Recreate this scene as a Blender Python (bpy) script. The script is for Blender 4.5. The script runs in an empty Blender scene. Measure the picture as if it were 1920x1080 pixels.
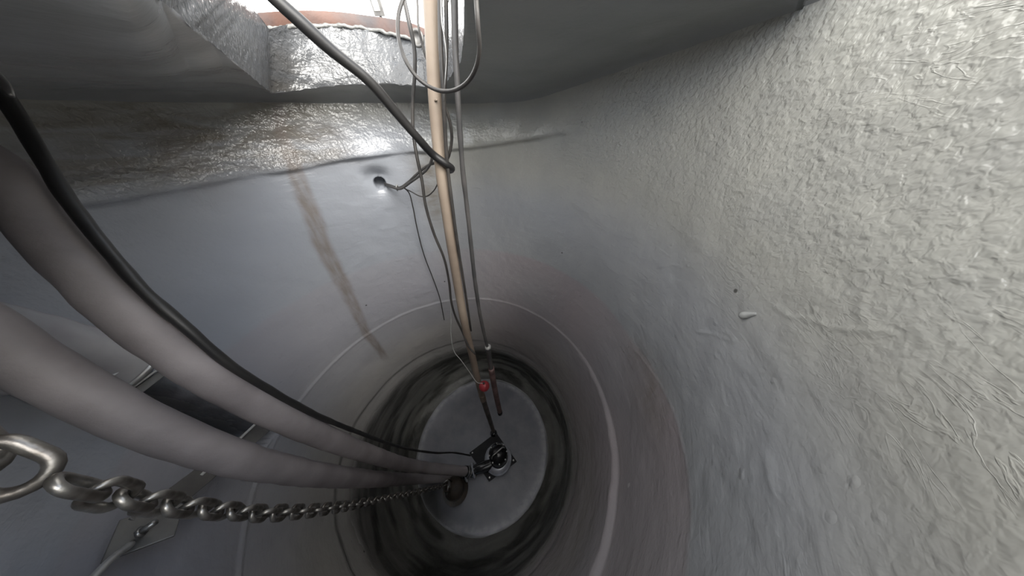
import bpy, bmesh, math, random
import numpy as np
from mathutils import Vector, Matrix, noise as mnoise
random.seed(4)
scn = bpy.context.scene
# ---------------------------------------------------------------- camera
F, HY, ZC = 405.0, 205.0, 3.67
PITCH = math.atan((540 - HY) / F)
cam_d = bpy.data.cameras.new('camera'); cam = bpy.data.objects.new('camera', cam_d)
scn.collection.objects.link(cam); scn.camera = cam
cam.location = (0, 0, ZC); cam.rotation_euler = (math.pi / 2 - PITCH, 0, 0)
cam_d.sensor_width = 36; cam_d.lens = F / 1920 * 36; cam_d.clip_start = 0.01; cam_d.clip_end = 200
# ---------------------------------------------------------------- sky
w = bpy.data.worlds.new('sky'); scn.world = w; w.use_nodes = True
nt = w.node_tree; nt.nodes.clear()
out = nt.nodes.new('ShaderNodeOutputWorld'); bg = nt.nodes.new('ShaderNodeBackground')
tc = nt.nodes.new('ShaderNodeTexCoord'); nz = nt.nodes.new('ShaderNodeTexNoise')
nz.inputs['Scale'].default_value = 2.2; nz.inputs['Detail'].default_value = 5
cr = nt.nodes.new('ShaderNodeValToRGB')
cr.color_ramp.elements[0].position = 0.33; cr.color_ramp.elements[0].color = (0.16, 0.42, 0.85, 1)
cr.color_ramp.elements[1].position = 0.47; cr.color_ramp.elements[1].color = (1.0, .985, .95, 1)
nt.links.new(tc.outputs['Generated'], nz.inputs['Vector']); nt.links.new(nz.outputs['Fac'], cr.inputs['Fac'])
nt.links.new(cr.outputs['Color'], bg.inputs['Color']); bg.inputs['Strength'].default_value = 1.3
# overcast: the cloud deck is brighter towards the horizon
sx_ = nt.nodes.new('ShaderNodeSeparateXYZ'); nt.links.new(tc.outputs['Generated'], sx_.inputs[0])
mr_ = nt.nodes.new('ShaderNodeMapRange'); mr_.inputs['From Min'].default_value = .75; mr_.inputs['From Max'].default_value = .1
mr_.inputs['To Min'].default_value = 1.0; mr_.inputs['To Max'].default_value = 3.2
nt.links.new(sx_.outputs['Z'], mr_.inputs['Value']); nt.links.new(mr_.outputs['Result'], bg.inputs['Strength'])
nt.links.new(bg.outputs['Background'], out.inputs['Surface'])
# soft sun behind thin cloud, coming down the shaft onto the right-hand wall
sun_d = bpy.data.lights.new('sun', 'SUN'); sun = bpy.data.objects.new('sun', sun_d); scn.collection.objects.link(sun)
sun_d.energy = 3.9; sun_d.angle = math.radians(60); sun_d.color = (1.0, 0.97, 0.92)
sun.location = (-3, -5, 8); sun.rotation_euler = Vector((-0.56, 0.62, -0.60)).to_track_quat('-Z', 'Y').to_euler()
# ---------------------------------------------------------------- exposure
scn.view_settings.view_transform = 'Standard'; scn.view_settings.look = 'None'
scn.view_settings.gamma = 1; scn.view_settings.use_curve_mapping = False
scn.view_settings.exposure = 1.3
scn.cycles.max_bounces = 10; scn.cycles.diffuse_bounces = 8; scn.cycles.use_denoising = True
scn.cycles.sample_clamp_indirect = 6

# ================================================================ helpers
SP, CP = math.sin(PITCH), math.cos(PITCH)
def ray(px, py):
    x = (px - 960) / F; y = -(py - 540) / F
    return Vector((x, CP + SP * y, -SP + CP * y))
def at(px, py, depth):
    d = ray(px, py); return Vector((d.x * depth, d.y * depth, ZC + d.z * depth))
def at_y(px, py, Y):
    return at(px, py, Y / ray(px, py).y)
def at_z(px, py, Z):
    return at(px, py, (Z - ZC) / ray(px, py).z)
def lerp(a, b, t): return a + (b - a) * t

def link(o, parent=None):
    scn.collection.objects.link(o)
    if parent is not None: o.parent = parent
    return o
def mesh_obj(name, verts, faces, mat, parent=None, smooth=True, label=None):
    me = bpy.data.meshes.new(name); me.from_pydata([tuple(v) for v in verts], [], faces); me.update()
    if smooth: me.polygons.foreach_set('use_smooth', [True] * len(me.polygons))
    if mat: me.materials.append(mat)
    o = bpy.data.objects.new(name, me); link(o, parent)
    if parent is not None: o.matrix_parent_inverse = Matrix.Translation(-Vector(parent.location)) if PLAIN(parent) else parent.matrix_basis.inverted()
    if label: o['label'] = label
    return o
def PLAIN(p): return p.rotation_euler.x == 0 and p.rotation_euler.y == 0 and p.rotation_euler.z == 0
def bm_obj(name, bm, mat, parent=None, smooth=True, label=None, bevel=0):
    me = bpy.data.meshes.new(name); bmesh.ops.recalc_face_normals(bm, faces=bm.faces); bm.to_mesh(me); bm.free()
    if smooth: me.polygons.foreach_set('use_smooth', [True] * len(me.polygons))
    me.materials.append(mat)
    o = bpy.data.objects.new(name, me); link(o, parent)
    if parent is not None: o.matrix_parent_inverse = Matrix.Translation(-Vector(parent.location))
    if label: o['label'] = label
    if bevel:
        m = o.modifiers.new('b', 'BEVEL'); m.width = bevel; m.segments = 2; m.limit_method = 'ANGLE'
    return o
def empty(name, loc, label, cat, group=None):
    o = bpy.data.objects.new(name, None); link(o); o.location = loc; o.empty_display_size = .05
    o['label'] = label; o['category'] = cat
    if group: o['group'] = group
    return o
def tag(o, label, cat, group=None):
    o['label'] = label; o['category'] = cat
    if group: o['group'] = group
    return o
def struct(o): o['kind'] = 'structure'; return o

def spline(pts, n):
    """Catmull-Rom through the points, n samples evenly spaced by length"""
    P = [Vector(p) for p in pts]
    P = [P[0] * 2 - P[1]] + P + [P[-1] * 2 - P[-2]]
    dense = []
    for i in range(1, len(P) - 2):
        p0, p1, p2, p3 = P[i - 1:i + 3]
        d = [max((b - a).length, 1e-6) ** .5 for a, b in ((p0, p1), (p1, p2), (p2, p3))]
        t0, t1 = 0, d[0]; t2 = t1 + d[1]; t3 = t2 + d[2]
        for k in range(24):
            t = t1 + (t2 - t1) * k / 24
            A1 = p0 * ((t1 - t) / (t1 - t0)) + p1 * ((t - t0) / (t1 - t0))
            A2 = p1 * ((t2 - t) / (t2 - t1)) + p2 * ((t - t1) / (t2 - t1))
            A3 = p2 * ((t3 - t) / (t3 - t2)) + p3 * ((t - t2) / (t3 - t2))
            B1 = A1 * ((t2 - t) / (t2 - t0)) + A2 * ((t - t0) / (t2 - t0))
            B2 = A2 * ((t3 - t) / (t3 - t1)) + A3 * ((t - t1) / (t3 - t1))
            dense.append(B1 * ((t2 - t) / (t2 - t1)) + B2 * ((t - t1) / (t2 - t1)))
    dense.append(P[-2])
    L = [0]
    for a, b in zip(dense, dense[1:]): L.append(L[-1] + (b - a).length)
    res = []; j = 0
    for i in range(n):
        s = L[-1] * i / (n - 1)
        while j < len(L) - 2 and L[j + 1] < s: j += 1
        u = (s - L[j]) / max(L[j + 1] - L[j], 1e-9); res.append(dense[j].lerp(dense[j + 1], min(max(u, 0), 1)))
    return res, L[-1]
def tube_data(path, rad, seg=12, closed=False, jitter=0.0):
    n = len(path); V = []; Fc = []
    r = rad if callable(rad) else (lambda t: rad)
    T = []
    for i in range(n):
        if closed: t = path[(i + 1) % n] - path[i - 1]
        else: t = path[min(i + 1, n - 1)] - path[max(i - 1, 0)]
        T.append(t.normalized())
    up = Vector((0, 0, 1)) if abs(T[0].z) < .9 else Vector((1, 0, 0))
    N = (up - T[0] * up.dot(T[0])).normalized()
    for i in range(n):
        N = (N - T[i] * N.dot(T[i])).normalized(); B = T[i].cross(N)
        for k in range(seg):
            a = 2 * math.pi * k / seg; rr = r(i / (n - 1))
            p = path[i] + (N * math.cos(a) + B * math.sin(a)) * rr
            if jitter: p += (N * math.cos(a) + B * math.sin(a)) * jitter * mnoise.noise(p * 14)
            V.append(p)
    for i in range(n if closed else n - 1):
        for k in range(seg):
            a, b = i * seg + k, i * seg + (k + 1) % seg; i2 = (i + 1) % n
            Fc.append((a, b, i2 * seg + (k + 1) % seg, i2 * seg + k))
    if not closed:
        Fc.append(tuple(range(seg))[::-1]); Fc.append(tuple((n - 1) * seg + k for k in range(seg)))
    return V, Fc
def tube(name, pts, rad, mat, parent=None, n=80, seg=12, label=None, jitter=0.0, raw=False):
    path = [Vector(p) for p in pts] if raw else spline(pts, n)[0]
    V, Fc = tube_data(path, rad, seg, jitter=jitter)
    return mesh_obj(name, V, Fc, mat, parent, label=label)
def lathe_bm(prof, seg=40, center=(0, 0, 0), bm=None):
    bm = bm or bmesh.new(); c = Vector(center); rows = []
    for r, z in prof:
        if r < 1e-6: rows.append([bm.verts.new(c + Vector((0, 0, z)))])
        else: rows.append([bm.verts.new(c + Vector((r * math.cos(2 * math.pi * k / seg), r * math.sin(2 * math.pi * k / seg), z))) for k in range(seg)])
    for a, b in zip(rows, rows[1:]):
        for k in range(seg):
            k2 = (k + 1) % seg
            if len(a) == 1 and len(b) == 1: continue
            if len(a) == 1: bm.faces.new((a[0], b[k], b[k2]))
            elif len(b) == 1: bm.faces.new((a[k], b[0], a[k2]))
            else: bm.faces.new((a[k], b[k], b[k2], a[k2]))
    return bm
def box_bm(M, sx, sy, sz, bm=None):
    """box of full sizes sx, sy, sz in frame M"""
    bm = bm or bmesh.new()
    bmesh.ops.create_cube(bm, size=1, matrix=M @ Matrix.Diagonal((sx, sy, sz, 1)))
    return bm
def slab_between(a, b, width, thick, nrm, bm=None):
    """flat bar from a to b, width across, thickness along nrm"""
    a, b = Vector(a), Vector(b); x = (b - a).normalized(); z = (nrm - x * nrm.dot(x)).normalized(); y = z.cross(x)
    M = Matrix.Translation((a + b) / 2) @ Matrix((x, y, z)).transposed().to_4x4()
    return box_bm(M, (b - a).length, width, thick, bm)

# ---------------------------------------------------------------- materials
def mat(name, col, rough=.5, metal=0, col2=None, nscale=6, bump=0, bscale=30, detail=4, coat=0, pos=(.35, .65), bdist=.01, spec=.5, rough2=None, extra=None):
    m = bpy.data.materials.new(name); m.use_nodes = True; t = m.node_tree; b = t.nodes['Principled BSDF']
    b.inputs['Base Color'].default_value = (*col, 1); b.inputs['Roughness'].default_value = rough
    b.inputs['Metallic'].default_value = metal; b.inputs['Coat Weight'].default_value = coat
    b.inputs['Specular IOR Level'].default_value = spec
    co = t.nodes.new('ShaderNodeTexCoord')
    if col2:
        n = t.nodes.new('ShaderNodeTexNoise'); n.inputs['Scale'].default_value = nscale; n.inputs['Detail'].default_value = detail
        r = t.nodes.new('ShaderNodeValToRGB'); r.color_ramp.elements[0].position = pos[0]; r.color_ramp.elements[1].position = pos[1]
        r.color_ramp.elements[0].color = (*col, 1); r.color_ramp.elements[1].color = (*col2, 1)
        t.links.new(co.outputs['Object'], n.inputs['Vector']); t.links.new(n.outputs['Fac'], r.inputs['Fac'])
        t.links.new(r.outputs['Color'], b.inputs['Base Color'])
        if rough2 is not None:
            mr = t.nodes.new('ShaderNodeMapRange'); mr.inputs['To Min'].default_value = rough; mr.inputs['To Max'].default_value = rough2
            t.links.new(n.outputs['Fac'], mr.inputs['Value']); t.links.new(mr.outputs['Result'], b.inputs['Roughness'])
    if bump:
        n2 = t.nodes.new('ShaderNodeTexNoise'); n2.inputs['Scale'].default_value = bscale; n2.inputs['Detail'].default_value = 5
        bp = t.nodes.new('ShaderNodeBump'); bp.inputs['Strength'].default_value = bump; bp.inputs['Distance'].default_value = bdist
        t.links.new(co.outputs['Object'], n2.inputs['Vector']); t.links.new(n2.outputs['Fac'], bp.inputs['Height'])
        t.links.new(bp.outputs['Normal'], b.inputs['Normal'])
    return m

def coating_material(name, tone=1.0, relief_depth=.011):
    """grey trowelled epoxy liner: tint, brown run-offs, scum bands and relief strength come from painted mesh attributes"""
    m = bpy.data.materials.new(name); m.use_nodes = True; t = m.node_tree; b = t.nodes['Principled BSDF']; L = t.links.new
    co = t.nodes.new('ShaderNodeTexCoord')
    def noise(s, d=4, vec=None, dist=0.0, rough=.5):
        n = t.nodes.new('ShaderNodeTexNoise'); n.inputs['Scale'].default_value = s; n.inputs['Detail'].default_value = d
        n.inputs['Distortion'].default_value = dist; n.inputs['Roughness'].default_value = rough
        L(vec or co.outputs['Object'], n.inputs['Vector']); return n.outputs['Fac']
    def math_(op, a, bb, c=None):
        n = t.nodes.new('ShaderNodeMath'); n.operation = op
        for i, v in enumerate((a, bb, c)):
            if v is None: continue
            if isinstance(v, (int, float)): n.inputs[i].default_value = v
            else: L(v, n.inputs[i])
        return n.outputs[0]
    def mix(f, a, bb):
        n = t.nodes.new('ShaderNodeMix'); n.data_type = 'RGBA'
        if isinstance(f, (int, float)): n.inputs['Factor'].default_value = f
        else: L(f, n.inputs['Factor'])
        for k, v in ((6, a), (7, bb)):
            if isinstance(v, tuple): n.inputs[k].default_value = (*v, 1)
            else: L(v, n.inputs[k])
        return n.outputs[2]
    def attr(nm):
        n = t.nodes.new('ShaderNodeAttribute'); n.attribute_name = nm; return n
    def ramp(v, a, bb):
        n = t.nodes.new('ShaderNodeMapRange'); n.inputs['From Min'].default_value = a; n.inputs['From Max'].default_value = bb
        L(v, n.inputs['Value']); return n.outputs['Result']
    A = attr('paint'); sep = t.nodes.new('ShaderNodeSeparateColor'); L(A.outputs['Color'], sep.inputs[0])
    stain, scum, blue = sep.outputs[0], sep.outputs[1], sep.outputs[2]  # the scum channel also carries the shade painted into the inlet
    R_ = attr('relief'); sep2 = t.nodes.new('ShaderNodeSeparateColor'); L(R_.outputs['Color'], sep2.inputs[0])
    relief, purple, grime = sep2.outputs[0], sep2.outputs[1], sep2.outputs[2]
    # squashed coordinates: vertical trowel runs
    mp = t.nodes.new('ShaderNodeMapping'); mp.inputs['Scale'].default_value = (1, 1, .22); L(co.outputs['Object'], mp.inputs['Vector'])
    mh = t.nodes.new('ShaderNodeMapping'); mh.inputs['Scale'].default_value = (.45, .45, 1.8); L(co.outputs['Object'], mh.inputs['Vector'])
    big = noise(1.6, 5); mid = noise(7, 6, rough=.6)
    c = mix(ramp(big, .35, .65), (.37, .37, .345), (.45, .445, .405))
    c = mix(math_('MULTIPLY', ramp(mid, .4, .75), .30), c, (.31, .31, .31))
    c = mix(math_('MULTIPLY', blue, .8), c, (.36, .385, .44))
    c = mix(math_('MULTIPLY', purple, .8), c, (.40, .35, .365))
    c = mix(math_('MULTIPLY', grime, ramp(noise(9, 6, mh.outputs[0], .6), .25, .7)), c, (.19, .165, .13))
    streak = ramp(noise(26, 5, mp.outputs[0], .2), .3, .62)
    c = mix(math_('MULTIPLY', stain, math_('MULTIPLY_ADD', streak, .5, .4)), c, (.235, .205, .185))
    sb = ramp(noise(5, 7, mh.outputs[0], .8, .65), .36, .58)
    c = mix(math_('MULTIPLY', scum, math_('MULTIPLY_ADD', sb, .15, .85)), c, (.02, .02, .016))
    fl = t.nodes.new('ShaderNodeTexVoronoi'); fl.inputs['Scale'].default_value = 3.1; L(co.outputs['Object'], fl.inputs['Vector'])
    spk = ramp(fl.outputs['Distance'], .030, .018)
    c = mix(math_('MULTIPLY', spk, .8), c, (.03, .028, .025))
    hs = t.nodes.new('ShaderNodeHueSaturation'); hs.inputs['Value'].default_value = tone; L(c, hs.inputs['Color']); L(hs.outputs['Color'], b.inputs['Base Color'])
    rg = math_('MULTIPLY_ADD', noise(4, 4), .22, .10); rg = math_('MULTIPLY_ADD', scum, .2, rg)
    L(rg, b.inputs['Roughness']); b.inputs['Specular IOR Level'].default_value = .6
    # relief: fine ripples, trowel ridges, scattered nibs
    h1 = noise(58, 2, dist=.3); h2 = noise(11, 4, mh.outputs[0], 1.2)
    rid = math_('ABSOLUTE', math_('SUBTRACT', noise(16, 3, mh.outputs[0], 1.5), .5), None)
    ridm = math_('MULTIPLY', ramp(rid, .035, 0), ramp(noise(3.3, 2), .5, .66))
    vo = t.nodes.new('ShaderNodeTexVoronoi'); vo.inputs['Scale'].default_value = 24; L(co.outputs['Object'], vo.inputs['Vector'])
    nib = math_('MULTIPLY', ramp(vo.outputs['Distance'], .26, .05), ramp(noise(8, 2), .5, .7))
    h = math_('MULTIPLY', h1, relief)
    h = math_('MULTIPLY_ADD', h2, .22, h)
    h = math_('MULTIPLY_ADD', noise(5, 3), 1.0, h)
    h = math_('MULTIPLY_ADD', ridm, math_('MULTIPLY_ADD', relief, .10, .02), h)
    h = math_('MULTIPLY_ADD', nib, math_('MULTIPLY_ADD', relief, .25, .10), h)
    bp = t.nodes.new('ShaderNodeBump'); bp.inputs['Strength'].default_value = 1.0; bp.inputs['Distance'].default_value = relief_depth
    L(h, bp.inputs['Height']); L(bp.outputs['Normal'], b.inputs['Normal'])
    return m
M_coat = coating_material('grey_liner_coating')
M_soff = coating_material('grey_soffit_coating', .9, .0025)
M_coat2 = coating_material('throat_coating_dimmed', .25)  # same liner copied darker: colour holds down the strong light in the throat
M_hose = mat('hose_rubber_canvas', (.30, .272, .275), .6, 0, (.205, .183, .187), 5, .35, 60, 6, bdist=.003)
M_black = mat('black_rubber', (.012, .012, .013), .45, 0, (.024, .023, .022), 9, .2, 50, bdist=.002)
M_cable = mat('dusty_black_cable', (.026, .025, .025), .42, 0, (.055, .05, .046), 12, .25, 70, bdist=.002)
M_cable2 = mat('grey_cable_sheath', (.045, .045, .046), .45, 0, (.085, .08, .078), 9, .25, 60, bdist=.002)
M_pvc = mat('stained_pvc', (.29, .235, .185), .5, 0, (.18, .14, .11), 3.5, .25, 40, 6, bdist=.003)
M_pvc_low = mat('slimy_pipe', (.12, .10, .085), .45, 0, (.04, .035, .03), 8, .3, 40, bdist=.003)
M_redp = mat('reddish_pipe', (.23, .15, .14), .5, 0, (.12, .075, .07), 12, .3, 40, bdist=.003)
M_rust = mat('rusty_rim_steel', (.07, .062, .062), .6, .2, (.13, .07, .052), 5, .5, 35, 6, bdist=.004)
M_steel = mat('galvanised_steel', (.42, .42, .41), .34, .9, (.26, .25, .24), 14, .2, 60, bdist=.002)
M_chain = mat('worn_chain_steel', (.34, .33, .31), .26, .9, (.14, .125, .11), 25, .3, 90, bdist=.002, rough2=.5)
M_strap = mat('dull_bracket_steel', (.13, .125, .12), .5, .5, (.19, .185, .175), 8, .3, 50, bdist=.002)
M_edge = mat('bright_aluminium', (.62, .62, .60), .35, .6, (.45, .45, .44), 20, .1, 60, bdist=.001)
M_red = mat('red_float_plastic', (.34, .035, .045), .4, 0, (.24, .025, .03), 10, .1, 40, bdist=.001)
M_white = mat('white_plastic', (.42, .42, .41), .4, 0, (.30, .30, .29), 15, .1, 40, bdist=.001)
M_pump = mat('black_pump_iron', (.008, .009, .011), .2, .1, (.018, .018, .021), 9, .25, 40, bdist=.002)
M_plate = mat('dark_plate', (.008, .008, .011), .7, 0, (.018, .018, .02), 9)
M_vol = mat('bare_volute_metal', (.50, .52, .58), .3, .3, (.28, .29, .33), 7, .2, 30, bdist=.002)
M_brown = mat('corroded_iron', (.035, .028, .022), .6, .2, (.06, .045, .033), 12, .6, 40, bdist=.005)
M_ground = mat('site_gravel', (.30, .29, .27), .9, 0, (.20, .19, .175), 12, .8, 60)
M_floor = None

# ================================================================ the round wall
prof = np.array([  # z rel. camera, radius, centre x, centre y
    [.34, 1.235, -.48, .740], [.10, 1.235, -.48, .740], [-.20, 1.230, -.48, .740], [-1.0, 1.235, -.48, .742], [-1.762, 1.238, -.48, .744],
    [-1.772, 1.236, -.48, .744], [-1.800, 1.205, -.48, .744], [-1.812, 1.200, -.48, .744], [-2.4, 1.195, -.465, .80],
    [-2.95, 1.19, -.445, .90], [-3.30, 1.16, -.425, .955], [-3.48, 1.10, -.415, .98], [-3.59, 1.02, -.41, .99], [-3.66, .915, -.408, .995]])
def prof_at(z):
    zz = -np.asarray(z, float)
    return tuple(np.interp(zz, -prof[:, 0], prof[:, k]) for k in (1, 2, 3))
def wall_hit(px, py):
    """angle about the wall centre and height (relative to the camera) where the line of sight meets the liner"""
    d = ray(px, py)
    lo, hi = 0.0, 8.0
    def inside(t):
        z = d.z * t
        if z < -3.66 : return False
        R, cx, cy = prof_at(z); return math.hypot(d.x * t - cx, d.y * t - cy) < R
    t = 0
    while inside(t) and t < 8: t += .01
    lo, hi = t - .01, t
    for _ in range(25):
        m_ = (lo + hi) / 2
        if inside(m_): lo = m_
        else: hi = m_
    z = d.z * lo; R, cx, cy = prof_at(z)
    return math.atan2(d.y * lo - cy, d.x * lo - cx), z, lo
def wall_pt(px, py, inset=0.0):
    th, z, t = wall_hit(px, py); R, cx, cy = prof_at(z)
    return Vector((cx + (R - inset) * math.cos(th), cy + (R - inset) * math.sin(th), ZC + z))
def wall_normal(px, py):
    th = wall_hit(px, py)[0]; return Vector((-math.cos(th), -math.sin(th), 0))

# rows and columns, finer where the photograph looks closest
zs = []
z = .34
while z > -3.66:
    zs.append(z); z -= .0075 if z > -1.9 else .014
zs.append(-3.66); zs = np.array(zs)
NT = 1300
TH = np.linspace(0, 2 * np.pi, NT, endpoint=False)
tt, zz = np.meshgrid(TH, zs)
R_, CX, CY = prof_at(zz)
def angd(a, b): return (a - b + np.pi) % (2 * np.pi) - np.pi
def smooth(x, a, b):
    t = np.clip((x - a) / (b - a), 0, 1); return t * t * (3 - 2 * t)
def vnoise(u, v, seed=0):
    """smooth periodic-free value noise on numpy grids"""
    rs = np.random.RandomState(seed); T = rs.rand(256, 256)
    iu = np.floor(u).astype(int); iv = np.floor(v).astype(int); fu = u - iu; fv = v - iv
    fu = fu * fu * (3 - 2 * fu); fv = fv * fv * (3 - 2 * fv)
    g = lambda a, b: T[a % 256, b % 256]
    return (g(iu, iv) * (1 - fu) + g(iu + 1, iv) * fu) * (1 - fv) + (g(iu, iv + 1) * (1 - fu) + g(iu + 1, iv + 1) * fu) * fv - .5
def un(a, v, seed):
    """the same noise around the wall, closed after one turn"""
    N = max(2, int(round(a * 7.54))); u = (uu / 7.5398 + .5) * N
    rs = np.random.RandomState(seed); T = rs.rand(256, 256); v = v + 0 * u
    iu = np.floor(u).astype(int); iv = np.floor(v).astype(int); fu = u - iu; fv = v - iv
    fu = fu * fu * (3 - 2 * fu); fv = fv * fv * (3 - 2 * fv); g = lambda p, q: T[p % N, q % 256]
    return (g(iu, iv) * (1 - fu) + g(iu + 1, iv) * fu) * (1 - fv) + (g(iu, iv + 1) * (1 - fu) + g(iu + 1, iv + 1) * fu) * fv - .5
# arclength-like coordinate with the cut at theta=0 moved behind the camera
uu = angd(tt, np.pi / 2) * 1.2
disp = np.zeros_like(zz)      # + = outward (away from the shaft axis)
disp += .010 * un(3, zz * 2.5 + 50, 1) + .006 * un(9, zz * 6 + 70, 2)
disp += .003 * un(22, zz * 22 + 70, 3)
# hand-made horizontal joint (ledge) below the roof slab
seam_px = [(-60, 415), (120, 383), (250, 368), (370, 345), (450, 330), (520, 320), (580, 311), (640, 298), (700, 290), (760, 284), (830, 281), (900, 273), (1000, 258), (1060, 247)]
sh = [wall_hit(*p) for p in seam_px]
su = np.array([angd(h[0], np.pi / 2) * 1.2 for h in sh]); sz = np.array([h[1] for h in sh]); o_ = np.argsort(su); su, sz = su[o_], sz[o_]
zseam = np.interp(uu, su, sz) + .006 * un(12, uu * 0 + 3, 5)
along = smooth(uu, su[0] - .1, su[0] + .1) * (1 - smooth(uu, su[-1] - .25, su[-1] + .05))
dz = zz - zseam
lip = np.where(dz > 0, np.exp(-(dz / .075) ** 2), np.exp(-(dz / .014) ** 2))
disp -= .030 * along * lip * (.75 + .9 * un(7, uu * 0 + 1, 6))
# lower-left double ridge of the joint
u2, z2, _ = wall_hit(260, 335); u2 = angd(u2, np.pi / 2) * 1.2
disp -= .010 * np.exp(-((zz - (z2 + .02)) / .012) ** 2) * smooth(-abs(uu - u2), -.45, -.1) * (.6 + un(15, zz * 30, 8))
# cable entry hole: cone-shaped hollow with a hood above it
hth, hz, _ = wall_hit(713, 346); hu = angd(hth, np.pi / 2) * 1.2
r_h = np.hypot((uu - hu), (zz - hz))
disp += .20 * (1 - smooth(r_h, .031, .042))
disp += .030 * np.exp(-(r_h / .07) ** 2)
hood = np.exp(-(((uu - hu) / .075) ** 2 + ((zz - hz - .06) / .05) ** 2)); disp += .06 * hood
disp -= .0 * np.exp(-(((uu - hu) / .06) ** 2 + ((zz - hz + .07) / .03) ** 2))
# ridges and runs left in the coating
def ridge(pts, wdt, hgt):
    global disp
    h = [wall_hit(*p) for p in pts]; best = np.full_like(zz, 9.)
    us = [float(angd(a[0], np.pi / 2)) * 1.2 for a in h]; vs = [a[1] for a in h]
    for k in range(len(h) - 1):
        ax, ay, bx, by = us[k], vs[k], us[k + 1], vs[k + 1]; L2 = (bx - ax) ** 2 + (by - ay) ** 2
        t = np.clip(((uu - ax) * (bx - ax) + (zz - ay) * (by - ay)) / L2, 0, 1)
        best = np.minimum(best, np.hypot(uu - ax - t * (bx - ax), zz - ay - t * (by - ay)))
    disp -= hgt * .42 * (.5 + 1.2 * np.abs(un(14, zz * 14 + 20, 77) + .5)) * np.exp(-(best / (wdt * .8)) ** 2)
ridge([(1618, 548), (1617, 600), (1628, 616), (1658, 622)], .006, .006)
ridge([(1455, 575), (1478, 592), (1520, 600), (1560, 614), (1640, 624)], .006, .006)
ridge([(1308, 622), (1340, 627), (1378, 641), (1368, 626), (1352, 622)], .006, .005)
ridge([(1236, 500), (1262, 497), (1286, 503)], .006, .006)
ridge([(1340, 690), (1352, 720), (1356, 760)], .008, .004)
ridge([(1440, 860), (1452, 920), (1456, 1000)], .010, .004)
ridge([(1190, 655), (1225, 700), (1262, 770), (1283, 850), (1294, 930), (1297, 1000)], .010, .0035)
# rectangular side inlet cut into the wall on the near left
c_in = [wall_hit(*p) for p in ((225, 672), (520, 800), (446, 906), (-60, 708))]
iu = np.array([angd(h[0], np.pi / 2) * 1.2 for h in c_in]); iz = np.array([h[1] for h in c_in])
def unwrap(u): return np.where(u > 0.5, u - 2 * np.pi * 1.2, u)
uw = unwrap(uu); iu = unwrap(iu)
def inpoly(u, z):
    ins = np.ones_like(u, bool); sgn = None
    area = sum(iu[i] * iz[(i + 1) % 4] - iu[(i + 1) % 4] * iz[i] for i in range(4)); s = 1 if area > 0 else -1
    dist = np.full_like(u, 9.)
    for i in range(4):
        x0, y0, x1, y1 = iu[i], iz[i], iu[(i + 1) % 4], iz[(i + 1) % 4]
        L_ = math.hypot(x1 - x0, y1 - y0)
        dist = np.minimum(dist, s * ((x1 - x0) * (z - y0) - (y1 - y0) * (u - x0)) / L_)
    return dist
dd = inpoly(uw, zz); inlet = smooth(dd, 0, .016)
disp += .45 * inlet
print('INLET', iu, iz)
# paint: stain / scum / blue
def strip_mask(pts, widths, soft=.6):
    h = [wall_hit(*p) for p in pts]; u = np.array([unwrap(angd(a[0], np.pi / 2) * 1.2) for a in h]); zc = np.array([a[1] for a in h])
    o = np.argsort(zc); uc = np.interp(zz, zc[o], u[o]); wd = np.interp(zz, zc[o], np.array(widths)[o])
    uc = uc + .02 * vnoise(zz * 9, zz * 0, 11)
    m_ = 1 - smooth(abs(uw - uc), wd * (1 - soft), wd * (1 + soft * .4))
    return m_ * smooth(zz, zc.min() - .25, zc.min()) * (1 - smooth(zz, zc.max(), zc.max() + .02))
stain = strip_mask([(515, 183), (530, 250), (553, 320), (585, 410), (625, 500), (665, 580), (712, 660)], [.030, .035, .048, .06, .06, .05, .04])
stain = np.maximum(stain, .35 * strip_mask([(330, 250), (345, 300)], [.10, .10]))
band_t, band_z, _ = wall_hit(1240, 720)
rh = [wall_hit(*p) for p in ((1190, 640), (1215, 672), (1240, 720), (1275, 800), (1295, 900), (1298, 1010))]
ru = np.array([angd(a[0], np.pi / 2) * 1.2 for a in rh]); rz = np.array([a[1] for a in rh]); ro = np.argsort(ru)
zpr = np.interp(uu, ru[ro], rz[ro]) + .015 * un(6, zz * 0 + 5, 61)
prp = smooth(zpr - zz, -.01, .03) * (1 - smooth(-zz, 2.9, 3.3)) * (1 - .6 * smooth(uu, -.6, .4)) * (.8 + .5 * un(2, zz * 2, 21))
rustp = np.exp(-(((uu - angd(wall_hit(1215, 720)[0], np.pi / 2) * 1.2) / .22) ** 2 + ((zz - wall_hit(1215, 720)[1]) / .16) ** 2))
stain = np.maximum(stain, .75 * rustp * smooth(un(5, zz * 5, 31), -.35, .2))
wob = .10 * un(2.2, zz * 0 + 4, 41) + .03 * un(9, zz * 0 + 2, 42)
rings = .75 + .8 * un(1.2, zz * 14 + 80 + 2.5 * un(1.5, zz * 2 + 9, 44), 43) + .5 * un(4, zz * 34 + 80, 45)
zsc = 3.02 + .22 * np.cos(tt)
scum = smooth(-zz + wob * .7 - zsc, -.12, .10) * np.clip(rings + .15, .78, 1.0)
scum = np.maximum(scum, .75 * np.exp(-((-zz + wob * .5 - zsc + .24) / .016) ** 2))
blue = smooth(uu, -.1, .4) * (1 - smooth(-zz, 1.5, 2.4)) * smooth(-zz, -.05, .15)
blue = np.maximum(blue, .7 * smooth(-zz, .30, .65) * (1 - smooth(-zz, 1.9, 2.4)))
grime = smooth(uu, .5, .9) * smooth(-uu, -2.6, -2.0) * smooth(zz, -.36, -.20) * (1 - smooth(zz, .05, .3)) + .02
pu = angd(wall_hit(815, 390)[0], np.pi / 2) * 1.2
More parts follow.
